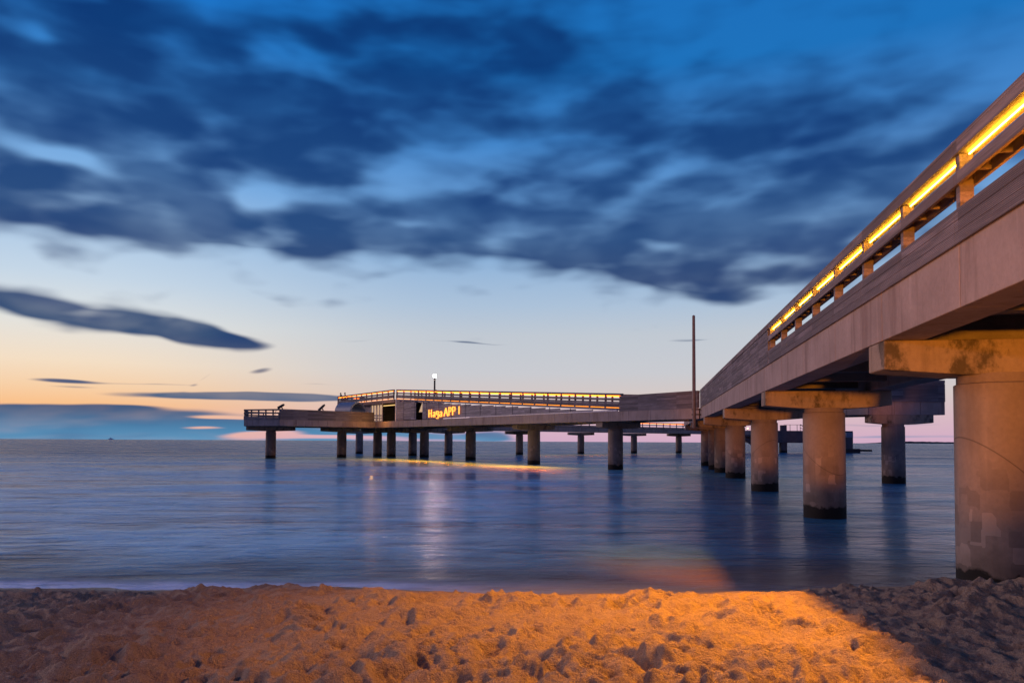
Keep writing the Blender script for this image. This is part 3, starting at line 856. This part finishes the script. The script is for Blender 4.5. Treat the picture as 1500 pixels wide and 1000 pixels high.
BANKS = [(-8.0,23.0,26.0,9.0,0,.27),(-6.0,27.0,11.0,4.2,0,.70),(-21.0,26.0,13.0,4.0,0,.30),(22.0,25.0,10.0,5.0,0,.22),(-22.0,23.5,20.0,6.0,0,.55),(-2.0,17.5,16.0,3.6,3,.40),(20.0,20.0,9.0,6.0,0,.28),(-29.8,25.86,11.77,4.75,0,1.00),(-17.7,24.50,9.46,3.72,0,0.75),(-3.1,30.95,9.87,3.22,0,1.05),(-24.4,22.18,11.22,2.37,0,0.60),(-29.4,15.76,12.65,2.63,0,0.95),(-16.2,16.29,11.53,2.30,2,0.85),(-5.7,16.05,6.70,1.76,3,0.75),(-9.8,23.06,9.61,2.31,0,0.65),(2.6,17.46,7.28,3.02,8,0.80),(9.3,15.74,8.62,2.67,6,0.85),(15.3,12.00,5.82,1.81,8,0.80),(17.2,17.77,9.03,3.09,0,0.90),(7.8,24.31,4.86,2.17,0,0.75),(19.1,23.74,8.38,2.71,0,0.42),(27.8,17.42,6.93,4.15,0,0.55),(21.4,13.46,6.78,2.18,0,0.60),(31.3,20.40,4.56,3.11,0,0.35),(-14.3,13.73,1.96,0.40,0,0.35),(2.1,14.34,4.16,0.73,4,0.40),(12.8,21.16,6.93,1.52,0,0.30),(-20.9,14.51,18.18,0.68,1,0.45),(6.2,13.51,7.72,0.72,12,0.45),(-15.5,28.80,3.39,1.31,10,-0.75),(-33.9,26.22,1.26,0.61,0,-0.60),(-32.3,18.80,2.79,0.75,3,-0.85),(-28.6,17.94,2.41,0.64,8,-0.40),(-19.0,17.51,1.77,1.28,0,-0.85),(-22.2,19.43,2.68,0.72,0,-0.30),(-12.8,18.24,5.94,0.81,-6,-0.40),(-3.1,21.32,7.27,2.34,0,-0.65),(-9.8,19.73,3.54,1.28,-15,-0.50),(2.6,25.79,5.72,2.08,20,-0.50),(10.8,19.66,2.76,0.92,-25,-0.60),(15.3,19.69,4.36,0.70,0,-0.40),(24.4,21.71,3.89,1.42,0,-0.25),(-0.5,15.64,3.12,0.83,-12,-0.45),(10.8,14.91,2.01,0.51,10,-0.40),(20.4,11.10,2.29,1.46,0,-0.30),(19.1,13.15,2.79,0.59,0,-0.35),(-8.3,16.83,2.04,0.41,0,-0.35),(24.0,14.17,3.04,1.19,-20,-0.50),(-32.1,8.47,5.61,1.22,6,1.15),(-26.1,7.84,5.46,0.78,7,1.0),(-21.8,7.41,3.37,0.63,6,1.00),(-18.4,4.87,0.94,0.30,-12,0.72),(-30.8,3.85,2.69,0.18,1,0.75),(-25.3,3.75,3.83,0.12,0,0.50),(-14.3,4.08,2.94,0.13,-3,0.50),(-30.2,3.47,2.33,0.11,0,0.40),(-22.2,4.20,1.34,0.12,-30,0.30),(-20.9,3.03,6.82,0.27,0,1.10),(-16.2,3.14,5.28,0.28,0,0.90),(-4.7,7.52,8.28,0.08,0,0.40),(14.3,7.51,2.94,0.08,0,0.35),(7.8,5.22,5.11,0.10,0,0.20),(-32.1,0.79,9.72,1.19,0,1.10),(-20.9,0.74,9.09,1.17,1,1.00),(-12.8,0.51,5.45,0.71,1,0.80),(-32.1,1.89,4.49,0.31,-2,0.70),(-27.4,2.10,2.05,0.23,0,0.50),(-5.7,0.25,3.09,0.41,0,0.55),(-1.6,0.37,2.08,0.52,0,0.90),(26.6,1.21,5.42,0.19,0,0.50),(26.1,0.37,8.39,0.19,0,0.60),(5.7,0.10,6.19,0.16,0,0.40),(-21.4,1.51,2.71,0.15,0,-0.70),(-22.2,0.78,1.78,0.14,0,-0.55),(-18.1,0.37,2.82,0.30,-4,-0.90),(-13.8,0.20,4.42,0.15,0,-0.90),]
acc = None; neg = None; src = pv.outputs[0]
for n_, (a_, v_, ra, rv, tilt, amp_) in enumerate(BANKS):
    if n_ % 8 == 7:          # a negligible dependence on the running sum keeps the shader's evaluation in order
        q = t.add('ShaderNodeVectorMath', operation='MULTIPLY_ADD')
        t.put(q.inputs[0], t.math('ADD', acc, neg or 0.0)); q.inputs[1].default_value = (1e-6, 1e-6, 0); t.put(q.inputs[2], pv.outputs[0]); src = q.outputs[0]
    mp = t.mapping(src, (ra, rv, 1), (a_, v_, 0), (0, 0, R(-tilt)), 'TEXTURE')
    dt = t.add('ShaderNodeVectorMath', operation='DOT_PRODUCT'); t.put(dt.inputs[0], mp); t.put(dt.inputs[1], mp)
    e = t.math('POWER', .36788, dt.outputs['Value'])
    if amp_ > 0: acc = t.math('MULTIPLY', e, amp_) if acc is None else t.math('MULTIPLY_ADD', e, amp_, acc)
    else: neg = t.math('MULTIPLY', e, amp_) if neg is None else t.math('MULTIPLY_ADD', e, amp_, neg)
acc = t.math('ADD', t.math('MINIMUM', acc, 1.0), neg)
f1 = t.noise(t.mapping(vec.outputs[0], (1.75, 2.6, 1), (3, 8, 0)), 1.0, 2.3, .42, .12)
fv = t.add('ShaderNodeCombineXYZ'); t.put(fv.inputs[0], t.math('MULTIPLY', az, .5)); t.put(fv.inputs[1], t.math('MULTIPLY', v, 2.4))
f3 = t.noise(fv.outputs[0], 1.0, 5, .6, .3)
f2 = t.noise(t.mapping(vec.outputs[0], (.45, .5, 1), (13, 2, 0)), 1.0, 4, .55)
side = t.step(t.math('ABSOLUTE', az), 36, 60)
gen_cl = t.math('MULTIPLY', t.step(f2, .42, .6), t.math('MULTIPLY', t.step(v, 3, 14), .9))
top_cl = t.math('MULTIPLY', t.step(v, 32, 44), t.step(f2, .40, .62))
acc = t.math('ADD', t.math('MULTIPLY', acc, t.math('SUBTRACT', 1, side)), t.math('MAXIMUM', t.math('MULTIPLY', gen_cl, side), top_cl))
dens = t.math('MULTIPLY_ADD', t.math('SUBTRACT', f1, .5), t.step(v, .5, 13, .5, 1.75), acc)
mask = t.step(dens, t.step(v, 3, 18, .36, -.02), t.step(v, 3, 20, .78, 1.15))
cl = t.ramp(vn, [(0, lin(96,150,190)), (P(.014), lin(78,132,174)), (P(.027), lin(70,108,148)), (P(.038), lin(66,90,128)), (P(.05), lin(70,100,136)), (P(.08), lin(96,98,124)), (P(.13), lin(46,76,118)),
                 (P(.21), lin(54,78,122)), (P(.27), lin(42,78,130)), (P(.36), lin(28,70,128)), (P(.5), lin(12,60,122)), (1, lin(10,50,108))])
var = t.noise(t.mapping(vec.outputs[0], (.9, 1.1, 1), (31, 4, 0)), 1.0, 3, .5, .2)
cl = t.mix(t.step(var, .42, .72, 0, .42), cl, t.mix(.5, base, cl))
cl = t.mix(t.step(w2, .48, .7, 0, .35), cl, lin(10, 48, 112))
skycol = t.mix(mask, base, cl)
ni = t.add('ShaderNodeTexSky', sky_type='NISHITA'); ni.sun_disc = False
ni.sun_elevation = R(1.0); ni.sun_rotation = R(-72); ni.altitude = 0
bg = t.add('ShaderNodeBackground'); t.put(bg.inputs[0], skycol); bg.inputs[1].default_value = 1.0
bg2 = t.add('ShaderNodeBackground'); t.put(bg2.inputs[0], ni.outputs[0]); bg2.inputs[1].default_value = .05
ad = t.add('ShaderNodeMixShader'); ad.inputs[0].default_value = .04
t.link(bg.outputs[0], ad.inputs[1]); t.link(bg2.outputs[0], ad.inputs[2])
out = t.add('ShaderNodeOutputWorld'); t.link(ad.outputs[0], out.inputs[0])
w.cycles.sampling_method = 'MANUAL'; w.cycles.sample_map_resolution = 512

# ------------------------------------------------------------------ lamps and added fill lights
def light(name, kind, loc, col, power, **kw):
    d = bpy.data.lights.new(name, kind); d.color = col; d.energy = power
    for k, x in kw.items(): setattr(d, k, x)
    o = bpy.data.objects.new(name, d); COL.objects.link(o); o.location = loc
    return o
def aim(o, p): o.rotation_euler = (Vector(p)-o.location).to_track_quat('-Z', 'Y').to_euler()
sun = light('dusk_sun', 'SUN', (0, 0, 30), (1, .63, .58), 0.95, angle=R(14))
sun.rotation_euler = Vector((math.cos(R(-18))*math.cos(R(16)), math.sin(R(-18))*math.cos(R(16)), -math.sin(R(16)))).to_track_quat('-Z', 'Y').to_euler()
pl_ = light('pier_lamp', 'SPOT', (5.85, 7.6, 8.0), (1, .345, .008), 14500, spot_size=R(75), spot_blend=1.0, shadow_soft_size=.07)
aim(pl_, (3.5, 7.1, .8))
po_ = light('pier_lamp_far_optic', 'SPOT', (5.85, 7.6, 8.0), (1, .235, .0), 9000, spot_size=R(25), spot_blend=.9, shadow_soft_size=.07)
aim(po_, (3.5, 14.6, 0))
sp_ = light('promenade_lamp', 'SPOT', (-12, -40, 1.35), (1, .31, .012), 165000, spot_size=R(10.6), spot_blend=.4, shadow_soft_size=.8)
aim(sp_, (11.2, 30, 6.8))
for nm_, c_, n_, ln_, pw_, z_ in (('ramp_fill_strip', on2(33.5, -.02), N2, 36, 5600, 3.93), ('far_fill_strip', S0+D3*45-N3*.02, N3, 46, 2200, 3.93)):  # unseen strips added under the deck edges to throw amber onto the water
    ar = light(nm_, 'AREA', (c_.x, c_.y, z_), (1, .19, .0), pw_, shape='RECTANGLE', size=ln_, size_y=.06, spread=R(120))
    xa = Vector((-n_.y, n_.x, 0)); za = (Vector((n_.x, n_.y, 0))*.55+Vector((0, 0, 1))).normalized() if nm_[0] == 'r' else (Vector((n_.x, n_.y, 0))*.55+Vector((0, 0, 1))).normalized()
    ya = za.cross(xa)
    ar.matrix_world = Matrix(((xa.x, ya.x, za.x, c_.x), (xa.y, ya.y, za.y, c_.y), (xa.z, ya.z, za.z, z_), (0, 0, 0, 1)))
light('beach_fill', 'POINT', (-15, -13, 6.5), (1, .58, .55), 4300, shadow_soft_size=.4)  # unseen fill light added to lift the left beach
dl = on2(52.5, -1.6)
light('deck_end_fill', 'POINT', (dl.x, dl.y, 5.3), (1, .42, .06), 160, shadow_soft_size=.1)  # unseen light added to warm the right end of the left platform

# ------------------------------------------------------------------ camera
cd = bpy.data.cameras.new('camera'); cam = bpy.data.objects.new('camera', cd); COL.objects.link(cam)
cd.sensor_width = 36; cd.lens = 26.4; cd.shift_y = .0674; cd.clip_start = .1; cd.clip_end = 9000
cam.matrix_world = Matrix.Translation((0, 0, 2.36)) @ Matrix.Rotation(R(92.3), 4, 'X') @ Matrix.Rotation(R(.29), 4, 'Z')
sc.camera = cam
sc.view_settings.view_transform = 'Standard'; sc.view_settings.look = 'None'
sc.view_settings.exposure = 0; sc.view_settings.gamma = 1
sc.cycles.use_denoising = True
sc.cycles.max_bounces = 6; sc.cycles.diffuse_bounces = 2; sc.cycles.glossy_bounces = 3; sc.cycles.transparent_max_bounces = 8
sc.cycles.sample_clamp_indirect = 4
